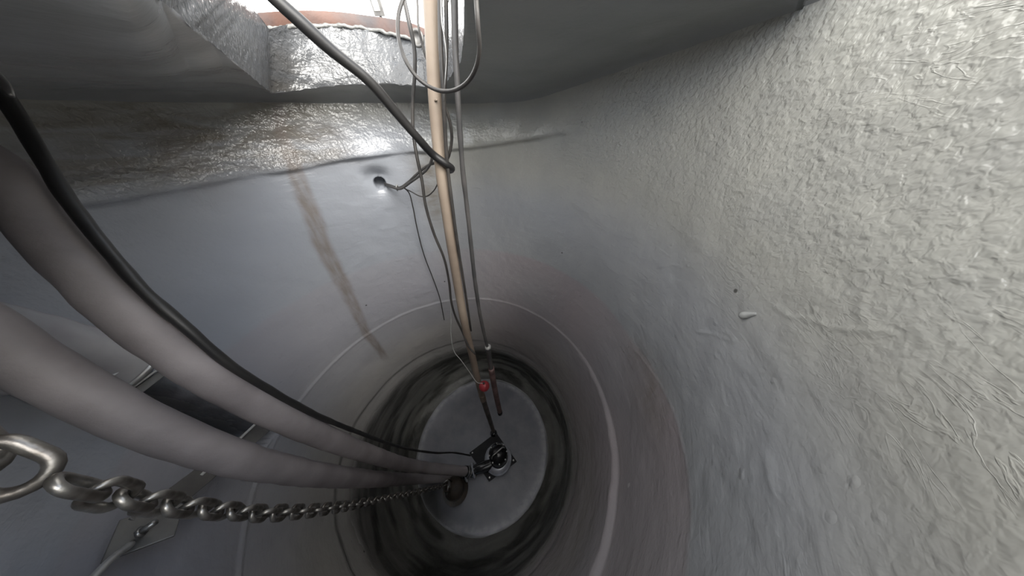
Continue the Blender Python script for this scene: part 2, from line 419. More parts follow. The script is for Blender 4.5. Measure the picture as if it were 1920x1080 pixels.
grime = np.maximum(grime, .9 * np.exp(-((uu - pu) / .10) ** 2) * smooth(-zz, .22, .3) * (1 - smooth(-zz, .6, 1.0)))
inlet_shade = inlet
ldg = np.exp(-((zz + 1.786) / .03) ** 2) * (zz < -1.78)
wid = .03 + .97 * np.exp(-(angd(tt, -.55) / .75) ** 2)
above = smooth(zz, -1.812, -1.772) * (1 - smooth(zz, -1.772, -.9)); disp -= .034 * above * (1 - wid)
relief = .16 + .50 * smooth(-uu, .30, 1.3) * smooth(zz, -.55, .0) + .20 * smooth(zz, -.33, -.15) * smooth(uu, -.2, .3)
relief = relief + .45 * np.exp(-((zz - z2 + .01) / .05) ** 2) * smooth(uu, .45, .8) * smooth(-uu, -2.2, -1.7)
relief = relief + .2 * np.exp(-((uu - pu) / .12) ** 2) * smooth(zz, -.8, -.2)
rad = R_ + disp
X = CX + rad * np.cos(tt); Y = CY + rad * np.sin(tt); Z = zz + ZC
def grid_mesh(name, X, Y, Z, material, wrap, attrs=None, flip=False):
    ny, nx = X.shape; co = np.stack([X, Y, Z], -1).reshape(-1, 3)
    j, i = np.meshgrid(np.arange(ny - 1), np.arange(nx if wrap else nx - 1), indexing='ij')
    i2 = (i + 1) % nx; a = j * nx + i; b = j * nx + i2; c = (j + 1) * nx + i2; d = (j + 1) * nx + i
    q = np.stack([a, b, c, d], -1).reshape(-1, 4)
    if flip: q = q[:, ::-1]
    me = bpy.data.meshes.new(name); me.vertices.add(len(co)); me.vertices.foreach_set('co', co.ravel())
    me.loops.add(q.size); me.loops.foreach_set('vertex_index', q.ravel().astype(np.int32))
    me.polygons.add(len(q)); me.polygons.foreach_set('loop_start', (np.arange(len(q)) * 4).astype(np.int32))
    me.polygons.foreach_set('use_smooth', np.ones(len(q), bool)); me.update(calc_edges=True); me.validate()
    for nm, ch in (attrs or {}).items():
        a_ = me.attributes.new(nm, 'FLOAT_COLOR', 'POINT')
        arr = np.stack([np.clip(c_, 0, 1) + 0 * X for c_ in ch] + [np.ones_like(X)], -1).astype(np.float32)
        a_.data.foreach_set('color', arr.ravel())
    me.materials.append(material); o = bpy.data.objects.new(name, me); link(o); return o
wall = struct(grid_mesh('wall_round', X, Y, Z, M_coat, True, {'paint': (stain, np.maximum(scum, inlet_shade * .9), blue), 'relief': (relief, prp, grime)}))  # inlet recess coloured near black to stand for its shade

# ================================================================ floor
M_floor = bpy.data.materials.new('silted_floor'); M_floor.use_nodes = True
def floor_mat(m):
    t = m.node_tree; b = t.nodes['Principled BSDF']; L = t.links.new
    co = t.nodes.new('ShaderNodeTexCoord'); A = t.nodes.new('ShaderNodeAttribute'); A.attribute_name = 'paint'
    sep = t.nodes.new('ShaderNodeSeparateColor'); L(A.outputs['Color'], sep.inputs[0])
    n = t.nodes.new('ShaderNodeTexNoise'); n.inputs['Scale'].default_value = 5; n.inputs['Detail'].default_value = 8; L(co.outputs['Object'], n.inputs['Vector'])
    r = t.nodes.new('ShaderNodeValToRGB'); L(n.outputs['Fac'], r.inputs['Fac'])
    r.color_ramp.elements[0].position = .35; r.color_ramp.elements[0].color = (.20, .205, .235, 1)
    r.color_ramp.elements[1].position = .70; r.color_ramp.elements[1].color = (.27, .27, .30, 1)
    n2 = t.nodes.new('ShaderNodeTexNoise'); n2.inputs['Scale'].default_value = 14; n2.inputs['Detail'].default_value = 6; L(co.outputs['Object'], n2.inputs['Vector'])
    mr = t.nodes.new('ShaderNodeMapRange'); mr.inputs['From Min'].default_value = .3; mr.inputs['From Max'].default_value = .6; L(n2.outputs['Fac'], mr.inputs['Value'])
    def mix(f, a, c):
        x = t.nodes.new('ShaderNodeMix'); x.data_type = 'RGBA'; L(f, x.inputs['Factor']); L(a, x.inputs[6]); x.inputs[7].default_value = (*c, 1); return x.outputs[2]
    mu = t.nodes.new('ShaderNodeMath'); mu.operation = 'MULTIPLY'; L(sep.outputs[0], mu.inputs[0]); L(mr.outputs['Result'], mu.inputs[1])
    c = mix(mu.outputs[0], r.outputs['Color'], (.34, .34, .36))
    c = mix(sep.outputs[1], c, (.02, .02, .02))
    L(c, b.inputs['Base Color']); b.inputs['Roughness'].default_value = .42
    bp = t.nodes.new('ShaderNodeBump'); bp.inputs['Strength'].default_value = .5; bp.inputs['Distance'].default_value = .01
    L(n2.outputs['Fac'], bp.inputs['Height']); L(bp.outputs['Normal'], b.inputs['Normal'])
floor_mat(M_floor)
fr = np.linspace(0.0005, .93, 60); fa = np.linspace(0, 2 * np.pi, 200, endpoint=False)
fa2, fr2 = np.meshgrid(fa, fr)
FX = -.408 + fr2 * np.cos(fa2); FY = .995 + fr2 * np.sin(fa2)
FZ = .004 * vnoise(FX * 6 + 40, FY * 6 + 40, 50)
edge = np.exp(-((fr2 - .862 + .02 * vnoise(FX * 6 + 4, FY * 6 + 9, 52)) / .035) ** 2)
dk = at_z(770, 965, 0); sludge = np.exp(-(((FX - dk.x) / .50) ** 2 + ((FY - dk.y) / .34) ** 2)) * 1.5
sludge = np.clip(sludge + vnoise(FX * 5, FY * 5, 53) * .5 * (sludge > .1), 0, 1)
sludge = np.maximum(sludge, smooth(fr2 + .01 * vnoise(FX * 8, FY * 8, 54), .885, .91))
floor = struct(grid_mesh('floor', FX, FY, FZ, M_floor, True, {'paint': (edge, sludge, 0 * FX)}))

# ================================================================ roof slab soffit with its access opening
C0 = Vector((-.02, .05, 0))
def az(p): return math.atan2(p[1] - C0.y, p[0] - C0.x)
# soffit edge of the opening (relative to camera height), counter-clockwise
far_pts = [at_y(*q_) for q_ in ((792, 162, 1.62), (730, 157, 1.64), (680, 158, 1.61), (640, 160, 1.57), (590, 165, 1.51), (545, 171, 1.43), (509, 175, 1.35))]
left_pts = [at_z(400, 84, ZC + .095), at_z(300, -2, ZC + .085)]
edge_pts = [Vector((.72, -.30, ZC + .30)), Vector((.765, .50, ZC + .30)), Vector((.74, .90, ZC + .23)), Vector((.66, .79, ZC + .205)), Vector((.30, .79, ZC + .21)), Vector((.0, .79, ZC + .21)), at_y(871, -16, .81), at_y(870, 60, 1.02), at_y(864, 115, 1.28), at_y(838, 152, 1.52)]
edge_pts += far_pts + left_pts + [Vector((-.20, .19, ZC + .06)), Vector((-.50, .0, ZC + .06)), Vector((-.50, -.25, ZC + .06)), Vector((-.3, -.42, ZC + .08)), Vector((.2, -.36, ZC + .2))]
def loop_resample(P, step=.02):
    res = []
    for i, a in enumerate(P):
        b = P[(i + 1) % len(P)]; n = max(1, int((b - a).length / step))
        for k in range(n): res.append(a.lerp(b, k / n))
    return res
EL = loop_resample(edge_pts)
def wall_out(p, zrel):
    """from C0 through p out to the liner"""
    d = Vector((p.x - C0.x, p.y - C0.y, 0)).normalized(); R, cx, cy = prof_at(zrel)
    ox, oy = C0.x - cx, C0.y - cy; b = ox * d.x + oy * d.y; c = ox * ox + oy * oy - (R + .02) ** 2
    t = -b + math.sqrt(b * b - c); return Vector((C0.x + d.x * t, C0.y + d.y * t, 0))
NR = 36
rows = []; n = len(EL)
SX = np.zeros((NR, n)); SY = np.zeros((NR, n)); SZ = np.zeros((NR, n))
for i, e in enumerate(EL):
    W_ = wall_out(e, .05)
    zt = .062 + .17 * max(0, min(1, (W_.x - .05) / .70)) ** 1.2
    if W_.y < .35 and W_.x > 0: zt = .30
    for k in range(NR):
        s = (k / (NR - 1)); s2 = s ** 1.3
        p = Vector((e.x, e.y, 0)).lerp(W_, s2)
        ze = e.z - ZC; dist = (1 - s2) * (Vector((e.x, e.y, 0)) - W_).length
        z_ = lerp(ze, zt, s2) - .045 * math.exp(-dist / .05)
        q = Vector((p.x * 7, p.y * 7, .3)); z_ += .003 * mnoise.noise(q) * (1 if 0 < k else .6)
        if k == 0: z_ += .008 * mnoise.noise(Vector((p.x * 26, p.y * 26, 1))); 
        SX[k, i], SY[k, i], SZ[k, i] = p.x, p.y, ZC + z_
one = np.ones_like(SX)
M_at = {'paint': (0 * one, 0 * one, .5 * one), 'relief': (.2 * one, 0 * one, 0 * one)}
soff = struct(grid_mesh('ceiling', SX, SY, SZ, M_soff, True, M_at))
# throat of the opening: from the soffit edge up to the steel rim
top_far = [at_y(*q_) for q_ in ((786, 78, 1.70), (730, 60, 1.72), (680, 50, 1.69), (640, 46, 1.65), (590, 43, 1.59), (545, 45, 1.51), (505, 55, 1.40))]
top_left = [at_z(470, 8, ZC + .31), at_z(420, -60, ZC + .31)]
top_pts = [Vector((.74, -.32, ZC + .36)), Vector((.80, .50, ZC + .37)), Vector((.77, .94, ZC + .37)), Vector((.68, .86, ZC + .34)), Vector((.30, .87, ZC + .32)), Vector((.0, .88, ZC + .31)), at_y(864, -60, .92), at_y(858, -40, 1.12), at_y(846, -10, 1.38), at_y(812, 40, 1.62)]
top_pts += top_far + top_left + [Vector((-.5, .35, ZC + .24)), Vector((-.62, .05, ZC + .24)), Vector((-.62, -.28, ZC + .24)), Vector((-.35, -.5, ZC + .26)), Vector((.2, -.42, ZC + .32))]
TL = []
for i, a in enumerate(edge_pts):
    b = edge_pts[(i + 1) % len(edge_pts)]; nn = max(1, int((b - a).length / .02))
    for k in range(nn): TL.append(top_pts[i].lerp(top_pts[(i + 1) % len(top_pts)], k / nn))
NV = 16
QX = np.zeros((NV, n)); QY = np.zeros((NV, n)); QZ = np.zeros((NV, n))
for i in range(n):
    for k in range(NV):
        s = k / (NV - 1); e = Vector((SX[0, i], SY[0, i], SZ[0, i])); p = e.lerp(TL[i], s)
        nn = Vector((p.x - C0.x, p.y - C0.y, 0)).normalized()
        if 0 < k: p += nn * (.016 * mnoise.noise(p * 11) + .008 * mnoise.noise(p * 30))
        QX[k, i], QY[k, i], QZ[k, i] = p
oneq = np.ones_like(QX)
gr_ = np.clip(.15 + 1.2 * np.exp(-((QX + 1.14) / .08) ** 2) * (QY > 1), 0, 1)
st_ = .9 * np.exp(-((QX + .50) / .05) ** 2) * (QY > 1) * 0 + 0 * QX
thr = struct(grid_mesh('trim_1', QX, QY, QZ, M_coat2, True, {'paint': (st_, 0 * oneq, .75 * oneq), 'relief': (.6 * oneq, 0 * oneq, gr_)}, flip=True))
# ground outside, from the top of the throat outwards
GXr = []
for k, s in enumerate((0, .25, 1)):
    pass
NG = 5; GX = np.zeros((NG, n)); GY = np.zeros((NG, n)); GZ = np.zeros((NG, n))
for i in range(n):
    e = TL[i]; d = Vector((e.x - C0.x, e.y - C0.y, 0)).normalized()
    for k, r in enumerate((0, .25, 1.5, 8, 45)):
        GX[k, i] = e.x + d.x * r; GY[k, i] = e.y + d.y * r; GZ[k, i] = lerp(e.z, ZC + .28, min(1, r / .25)) if k else e.z - .002
gr = struct(grid_mesh('ground', GX, GY, GZ, M_ground, True, flip=True))

# steel rim on top of the opening: a curved rusty band standing on the far side
rim_lo = [at_y(*q_) for q_ in ((800, 82, 1.70), (770, 67, 1.705), (730, 56, 1.715), (680, 46, 1.70), (640, 42, 1.66), (590, 40, 1.60), (545, 41, 1.52), (486, 48, 1.38))]
rim_hi = [at_y(*q_) for q_ in ((800, 55, 1.705), (770, 43, 1.71), (730, 35, 1.72), (680, 28, 1.705), (640, 23, 1.665), (590, 20, 1.605), (545, 20, 1.525), (480, 24, 1.385))]
lo, _ = spline(rim_lo, 60); hi, _ = spline(rim_hi, 60)
V = []; Fc = []
for i in range(60):
    o_v = Vector((0, .018, 0))
    V += [lo[i] - Vector((0, .006, .012)), hi[i] - Vector((0, .006, 0)), hi[i] + o_v, lo[i] + o_v - Vector((0, 0, .012))]
for i in range(59):
    for k in range(4): Fc.append((i * 4 + k, i * 4 + (k + 1) % 4, i * 4 + 4 + (k + 1) % 4, i * 4 + 4 + k))
Fc += [(0, 1, 2, 3), (236, 237, 238, 239)]
rim = mesh_obj('hatch_rim', V, Fc, M_rust); m_ = rim.modifiers.new('b', 'BEVEL'); m_.width = .003; m_.segments = 2
tag(rim, 'curved rusty steel rim edging the top of the access opening against the sky', 'hatch rim')
# caulk bead under the rim, lumpy grey
bd, _ = spline([p - Vector((0, .012, .014)) for p in rim_lo], 160)
bead = tube('sealant_bead', [p + Vector((0, 0, .006 * mnoise.noise(p * 30))) for p in bd], lambda t: .007 + .004 * mnoise.noise(Vector((t * 40, 0, 0))), mat('grey_sealant', (.20, .20, .19), .45, 0, (.12, .12, .115), 20, .5, 60), rim, raw=True, seg=8, label='lumpy light grey sealant under the rim')

# pipe-like steel sleeve end embedded beside the riser in the throat corner
p0 = at_y(783, 72, 1.62)
sl = bmesh.new(); lathe_bm([(.020, 0), (.032, 0), (.034, .006), (.032, .012), (.022, .013), (.020, .006), (.0, .004)], 28, bm=sl)
bmesh.ops.transform(sl, matrix=Matrix.Translation(p0) @ Matrix.Rotation(math.radians(90), 4, 'X'), verts=sl.verts)
tag(bm_obj('eye_bolt', sl, M_strap), 'small round grey metal eye set in the corner of the opening beside the tan pipe', 'bolt')

# ================================================================ far lamp pole outside
pl = at_y(709, 12, 9.0)
lp = empty('floodlight_pole', (pl.x, pl.y, ZC + .28), 'small square floodlight on a thin pole against the white sky', 'floodlight')
tube('pole', [(pl.x, pl.y, ZC + .28), (pl.x, pl.y, pl.z + 1.2)], .035, M_black, lp, n=4, raw=True, seg=10)
b_ = box_bm(Matrix.Translation(pl + Vector((0, -.06, 0))) @ Matrix.Rotation(.25, 4, 'X') @ Matrix.Rotation(.1, 4, 'Z'), .26, .08, .34)
bm_obj('lamp_housing', b_, M_strap, lp, smooth=False, bevel=.01)
b_ = box_bm(Matrix.Translation(pl + Vector((-.012, -.115, 0))) @ Matrix.Rotation(.25, 4, 'X') @ Matrix.Rotation(.1, 4, 'Z'), .15, .02, .20)
bm_obj('lens', b_, M_edge, lp, smooth=False, bevel=.005, label='pale square lens')

# ================================================================ the two discharge hoses
def path3(pts): return [at(*p) for p in pts]
def hose_line(upper, lower, r, lead, n=18):
    """centre line of a hose of radius r from its two outlines: bisect each pair of sight lines, distance from their angle"""
    def dens(P):
        P = [Vector((p[0], p[1], 0)) for p in P]; return spline(P, 400)[0]
    U, Lw = dens(upper), dens(lower); Ld = [ray(q.x, q.y).normalized() for q in Lw]; res = []
    for k in range(n):
        q = U[int(399 * k / (n - 1))]; e1 = ray(q.x, q.y).normalized()
        bi = max(range(400), key=lambda i_: Ld[i_].dot(e1)); e2 = Ld[bi]
        if bi < 2 and k < n / 2: continue
        c = (e1 + e2).normalized(); ph = e1.angle(e2) / 2
        res.append((k, c, math.log(r / math.sin(ph))))
    co_ = np.polyfit([a[0] for a in res], [a[2] for a in res], 3); k0 = res[0][0]
    full_ = [(k0 - 2.6 * (len(lead) - i_), ray(*q_).normalized()) for i_, q_ in enumerate(lead)]
    cf = [np.polyfit([a[0] for a in res], [a[1][j_] for a in res], 5) for j_ in range(3)]
    full_ += [(k_, Vector([float(np.polyval(c_, k_)) for c_ in cf]).normalized()) for k_ in np.linspace(res[0][0], res[-1][0], 11)]
    return [c * min(math.exp(np.polyval(co_, max(k_, k0))) * (1 - .03 * max(0, k0 - k_)), 3.60 / max(-c.z, .01)) + Vector((0, 0, ZC)) for k_, c in full_]
A_up = [(0, 168), (60, 270), (130, 385), (210, 480), (300, 570), (400, 660), (500, 725), (600, 785), (700, 835), (800, 867), (884, 877)]
A_lo = [(-120, 290), (-40, 388), (0, 435), (53, 493), (141, 577), (225, 651), (284, 687), (369, 741), (465, 789), (580, 838), (695, 872), (797, 887), (884, 893)]
B_up = [(0, 538), (46, 580), (105, 633), (176, 679), (260, 731), (320, 763), (393, 799), (441, 818), (499, 837), (560, 855), (620, 868), (700, 880), (800, 889), (868, 884)]
B_lo = [(-80, 690), (0, 728), (46, 753), (105, 784), (176, 816), (246, 841), (317, 865), (370, 882), (430, 897), (500, 908), (600, 917), (700, 915), (800, 905), (870, 899)]
HR = .052
hoseA = hose_line(A_up, A_lo, HR, []); hoseB = hose_line(B_up, B_lo, HR, [])
for H_ in (hoseA, hoseB): print('H', [tuple(round(v, 2) for v in p) for p in H_])
hoseA = [Vector(v) for v in ((-.36, -.08, 4.15), (-.44, -.06, 3.88), (-.75, .05, 3.68), (-1.13, .35, 3.62), (-1.35, .61, 3.62))] + hoseA
hoseB = [Vector(v) for v in ((-.40, -.24, 4.10), (-.48, -.22, 3.80), (-.82, -.05, 3.60), (-1.16, .18, 3.54), (-1.29, .34, 3.37))] + hoseB
FWD = Vector((0, CP, -SP))
def px_of(p):
    q = p - Vector((0, 0, ZC)); return 960 + F * q.x / q.dot(FWD)
hx = [(px_of(p), (p - Vector((0, 0, ZC))).dot(FWD)) for p in hoseA[5:]]
def hose_depth(x): return float(np.interp(x, [a[0] for a in hx], [a[1] for a in hx]))
def hose(name, pts, label):
    e = empty(name, pts[-1], label, 'hose', 'discharge hoses')
    tube('hose_body', pts, lambda t: HR, M_hose, e, n=260, seg=28, jitter=.003)
    d = (pts[-1] - pts[-2]).normalized()
    tube('coupling', [pts[-1] - d * .11, pts[-1] - d * .10, pts[-1] + d * .02, pts[-1] + d * .03], .057, M_pump, e, raw=True, seg=28)
    for s in (.08, .04):
        tube('hose_clamp', [pts[-1] - d * (s + .008), pts[-1] - d * (s - .008)], .060, M_steel, e, raw=True, seg=28)
    return e
hose('discharge_hose', hoseA, 'thick grey-mauve hose, the upper of two sweeping down to the pump')
hose('discharge_hose', hoseB, 'thick grey-mauve hose, the lower of two, just above the chain')

# black cable along the upper edge of the upper hose
cb = [Vector((-.30, .0, 4.1)), Vector((-.42, .04, 3.86)), Vector((-.74, .16, 3.72)), at(-150, -10, .47), at(-30, 125, .53), at(22, 203, .56)]
cb += [at(x, y, hose_depth(x + o_) * 1.0) for x, y, o_ in ((80, 298, -20), (122, 368, -30), (151, 406, -30), (190, 455, -30), (267, 543, -30), (352, 617, -30), (422, 677, -30), (500, 728, -25), (590, 777, -20), (660, 806, -12), (715, 827, -8), (771, 843, -4))] + [at(815, 849, 2.35), at(854, 849, 2.72), at(882, 854, 2.84)]
tag(tube('pump_power_cable', cb, lambda t: .017 - .008 * t, M_black, n=240, seg=12, jitter=.002), 'black pump cable following the upper edge of the upper hose to the pump', 'cable')
# grey strap knot at the left frame edge
sk = path3([(-45, 118, .42), (-8, 142, .42), (10, 160, .42), (21, 180, .42)])
tag(tube('rope_tail', sk, lambda t: .014 - .011 * t, M_steel, n=20, seg=8, jitter=.004), 'frayed pale rope tail at the far left above the upper hose', 'rope')

# ================================================================ lifting chain
cp_ = path3([(-130, 770, .27), (-60, 840, .28), (25, 878, .29), (110, 905, .31), (180, 920, .34), (250, 936, .385), (330, 948, .45), (410, 957, .54), (480, 962, .65), (550, 960, .79), (620, 953, .99), (680, 943, 1.28), (740, 930, 1.66), (800, 918, 2.15), (838, 909, 2.5)])
PITCH_L = .052
path, Lc = spline(cp_, 2000)
nl = int(Lc / PITCH_L)
chain = empty('lifting_chain', cp_[-1], 'steel lifting chain sagging from the left edge towards the pump', 'chain')
def link_mesh(name, pitch, wire, width, m):
    a = []; r = width / 2 - wire / 2; L = pitch / 2 + wire / 2 - r + .0015
    for k in range(10): t = math.pi * k / 9 - math.pi / 2; a.append(Vector((L + r * math.cos(t), r * math.sin(t), 0)))
    for k in range(10): t = math.pi * k / 9 + math.pi / 2; a.append(Vector((-L + r * math.cos(t), r * math.sin(t), 0)))
    V, Fc = tube_data(a, wire / 2, 10, closed=True)
    me = bpy.data.meshes.new(name); me.from_pydata([tuple(v) for v in V], [], Fc); me.polygons.foreach_set('use_smooth', [True] * len(Fc)); me.materials.append(m); return me
lm = link_mesh('link', PITCH_L, .0135, .046, M_chain)
def frame_at(i, roll):
    i = max(1, min(len(path) - 2, i)); t = (path[i + 1] - path[i - 1]).normalized(); up = Vector((0, 0, 1))
    z_ = (up - t * up.dot(t)).normalized(); y_ = z_.cross(t)
    c, s = math.cos(roll), math.sin(roll); y2 = y_ * c + z_ * s; z2 = z_ * c - y_ * s
    return Matrix.Translation(path[i]) @ Matrix((t, y2, z2)).transposed().to_4x4()
first = int(3)   # the first stretch carries the big ring instead of links
inv = Matrix.Translation(-Vector(chain.location))
for k in range(nl):
    idx = int((k + .5) / nl * (len(path) - 1))
    if k < first: continue
    o = bpy.data.objects.new('link', lm); scn.collection.objects.link(o); o.parent = chain
    o.matrix_parent_inverse = inv; o.matrix_basis = frame_at(idx, math.radians(38 + 90 * (k % 2) + 4 * math.sin(k)))
bigl = link_mesh('ring_link', .062, .018, .068, M_chain)
ci = int((first - .9) / nl * (len(path) - 1))
o = bpy.data.objects.new('ring_link', bigl); scn.collection.objects.link(o); o.parent = chain; o.matrix_parent_inverse = inv
Mb = frame_at(ci, math.radians(10)); Mb.translation = at(2, 878, .30); o.matrix_basis = Mb
o['label'] = 'large dark ring link at the left end of the chain'
o = bpy.data.objects.new('ring_link', bigl); scn.collection.objects.link(o); o.parent = chain; o.matrix_parent_inverse = inv
Mb = frame_at(ci - 40, math.radians(95)); Mb.translation = at(-75, 838, .285); o.matrix_basis = Mb
# shackle at the pump end
sh_c = cp_[-1]
tube('shackle', [sh_c + Vector(v) for v in ((-.02, -.03, .02), (-.03, .0, .045), (0, .03, .05), (.03, .02, .02), (.03, -.02, -.02))], .008, M_steel, chain, n=24, seg=8)

# ================================================================ pumps on the floor
pc = at_z(926, 856, .02)
c1, c2, c3, c4 = (at_z(930, 811, .03), at_z(969, 865, .03), at_z(917, 903, .03), at_z(880, 849, .03))
pump = empty('submersible_pump', (pc.x, pc.y, 0), 'black submersible pump with shiny domed motor on a square plate on the floor', 'pump')
mid = (c1 + c2 + c3 + c4) / 4
bm = bmesh.new()
cs = [mid + (c - mid) * 1.0 for c in (c1, c2, c3, c4)]
vb = [bm.verts.new((c.x, c.y, .004)) for c in cs]; vt = [bm.verts.new((c.x, c.y, .036)) for c in cs]
bm.faces.new(vt); bm.faces.new(vb[::-1])
for i in range(4): bm.faces.new((vb[i], vb[(i + 1) % 4], vt[(i + 1) % 4], vt[i]))
bm_obj('base_plate', bm, M_plate, pump, smooth=False, bevel=.006)
for i, c in enumerate(cs):
    q = mid + (c - mid) * .86
    bm_obj('plate_bolt', lathe_bm([(0, .052), (.010, .052), (.013, .046), (.013, .034), (0, .034)], 6, (q.x, q.y, 0)), M_steel, pump, smooth=False)
mc = at_z(934, 851, .27); mc.z = 0
bm_obj('volute', lathe_bm([(0, .12), (.125, .12), (.165, .105), (.182, .075), (.175, .045), (.15, .034), (0, .034)], 48, (mc.x - .01, mc.y - .005, 0)), M_vol, pump, label='bare grey metal pump casing')
mot = bm_obj('motor_housing', lathe_bm([(.118, .10), (.122, .12), (.112, .13), (.110, .25), (.118, .255), (.120, .275), (.105, .285), (.085, .315), (.05, .335), (0, .34)], 48, (mc.x, mc.y, 0)), M_pump, pump)
for k in range(8):
    a = k * math.pi / 4 + .2
    bm_obj('housing_bolt', lathe_bm([(0, .292), (.007, .292), (.009, .287), (.009, .276), (0, .276)], 6, (mc.x + .112 * math.cos(a), mc.y + .112 * math.sin(a), 0)), M_steel, mot, smooth=False)
hd = Vector((.06, .045, 0)).normalized()
tube('handle', [mc + Vector((0, 0, .30)) - hd * .095, mc + Vector((0, 0, .37)) - hd * .075, mc + Vector((0, 0, .375)) + hd * .0, mc + Vector((0, 0, .37)) + hd * .075, mc + Vector((0, 0, .30)) + hd * .095], .008, M_steel, pump, n=24, seg=8)
# twin discharge manifold between pump and hoses
ja, jb = hoseA[-1], hoseB[-1]
s0 = Vector((mc.x - .12, mc.y - .06, .085))
tube('discharge_elbow', [s0 + Vector((.04, .02, 0)), s0, (s0 + ja) / 2 + Vector((0, 0, .02)), ja], .05, M_pump, pump, n=24, seg=20)
tube('discharge_elbow', [s0 + Vector((.04, .0, 0)), s0 - Vector((0, .03, 0)), (s0 + jb) / 2 + Vector((0, -.01, .01)), jb], .048, M_pump, pump, n=24, seg=20)
for q in (ja, jb):
    d = (s0 - q).normalized(); 
    tube('flange', [q + d * .03, q + d * .048], .082, M_vol, pump, raw=True, seg=28)
    for k in range(6):
        a = k * math.pi / 3; up = Vector((0, 0, 1)); xx = (up - d * up.dot(d)).normalized(); yy = xx.cross(d); w_ = q + (xx * math.cos(a) + yy * math.sin(a)) * .068
        tube('flange_bolt', [w_ + d * .015, w_ + d * .062], .007, M_steel, pump, raw=True, seg=6)
# rusty foot / guide bracket at the end of the chain
fc = at_z(852, 915, .12)
foot = empty('pump_guide_bracket', (fc.x, fc.y, 0), 'rusty dark brown guide bracket beneath the hoses where the chain ends', 'bracket')
bm_obj('bracket_base', lathe_bm([(0, .002), (.15, .002), (.155, .03), (.12, .045), (.105, .11), (.118, .13), (.11, .16), (.08, .19), (0, .20)], 28, (fc.x, fc.y, 0)), M_brown, foot)
for s in (-1, 1):
    b_ = slab_between(fc + Vector((-.04, s * .05, 0)), fc + Vector((-.06, s * .05, .16)), .05, .014, Vector((0, 1, 0)))
    bm_obj('lug', b_, M_brown, foot, smooth=False, bevel=.004)
tube('lug_pin', [fc + Vector((-.055, -.075, .11)), fc + Vector((-.055, .075, .11))], .010, M_steel, foot, raw=True, seg=10)

# ================================================================ riser pipe
rp = [at_y(806, -40, 1.04), at_y(810, 40, 1.05), at_y(815, 170, 1.055), at_y(825, 300, 1.05), at_y(838, 400, 1.04), at_y(853, 500, 1.035), at_y(870, 600, 1.04), at_y(886, 670, 1.055), at_y(901, 732, 1.06), at_y(925, 808, 1.075)]
rp[-1].z = max(rp[-1].z, .045)
riser = empty('riser_pipe', (rp[-1].x, rp[-1].y, .045), 'tall tan plastic pipe standing in the middle and running down to the pump plate', 'pipe')
full, Lr = spline(rp, 200)
cut = 142
tube('pipe_body', full[:cut + 1], lambda t: .0235 + .008 * t, M_pvc, riser, raw=True, seg=28)
tube('stained_foot', full[cut:], lambda t: .031 - .005 * t, M_pvc_low, riser, raw=True, seg=28, label='dark slime-covered lower end')
tube('coupler', full[cut - 4:cut + 4], .034, M_pvc, riser, raw=True, seg=28)
q = full[14]
b_ = slab_between(q + Vector((.004, -.020, .0)), q + Vector((.016, -.034, .003)), .008, .006, Vector((0, 0, 1)))
bm_obj('pipe_nib', b_, M_pvc, riser, smooth=False, bevel=.002)
bm_obj('pipe_shoe', lathe_bm([(0, .075), (.03, .075), (.045, .06), (.05, .04), (.05, .037), (0, .037)], 16, (rp[-1].x, rp[-1].y, 0)), M_pump, riser)

# ================================================================ level-probe conduit right of the riser
cd = [at_y(850, -60, 1.0), at_y(852, 0, 1.0), at_y(854, 90, 1.0), at_y(858, 170, 1.0), at_y(866, 300, 1.02), at_y(877, 400, 1.04), at_y(891, 530, 1.045), at_y(902, 600, 1.05), at_y(914, 652, 1.05)]
con = empty('level_probe_conduit', cd[-1], 'thin grey conduit hanging right of the tan pipe with a red-brown tube end', 'conduit')
tube('conduit_body', cd, lambda t: .0095 + .003 * t, M_cable2, con, n=150, seg=16, jitter=.002)
lowp = [at_y(915, 652, 1.05), at_y(919, 680, 1.05), at_y(924, 710, 1.05)]
tube('collar', [lowp[0] + Vector((0, 0, .02)), lowp[0] - Vector((0, 0, .01))], .024, M_white, con, raw=True, seg=20, label='pale ring collar')
tube('clear_sleeve', lowp, .021, M_cable2, con, n=20, seg=20)
low2 = [at_y(921, 690, 1.05), at_y(926, 720, 1.05), at_y(932, 750, 1.05), at_y(937, 772, 1.05)]
tube('probe_tube', low2, .028, M_redp, con, n=30, seg=20, label='red-brown tube')
dn = low2[-1] - low2[-2]; dn.normalize()
tube('probe_tip', [low2[-1] - dn * .01, low2[-1] + dn * .05], .0295, M_pump, con, raw=True, seg=20, label='black tip')

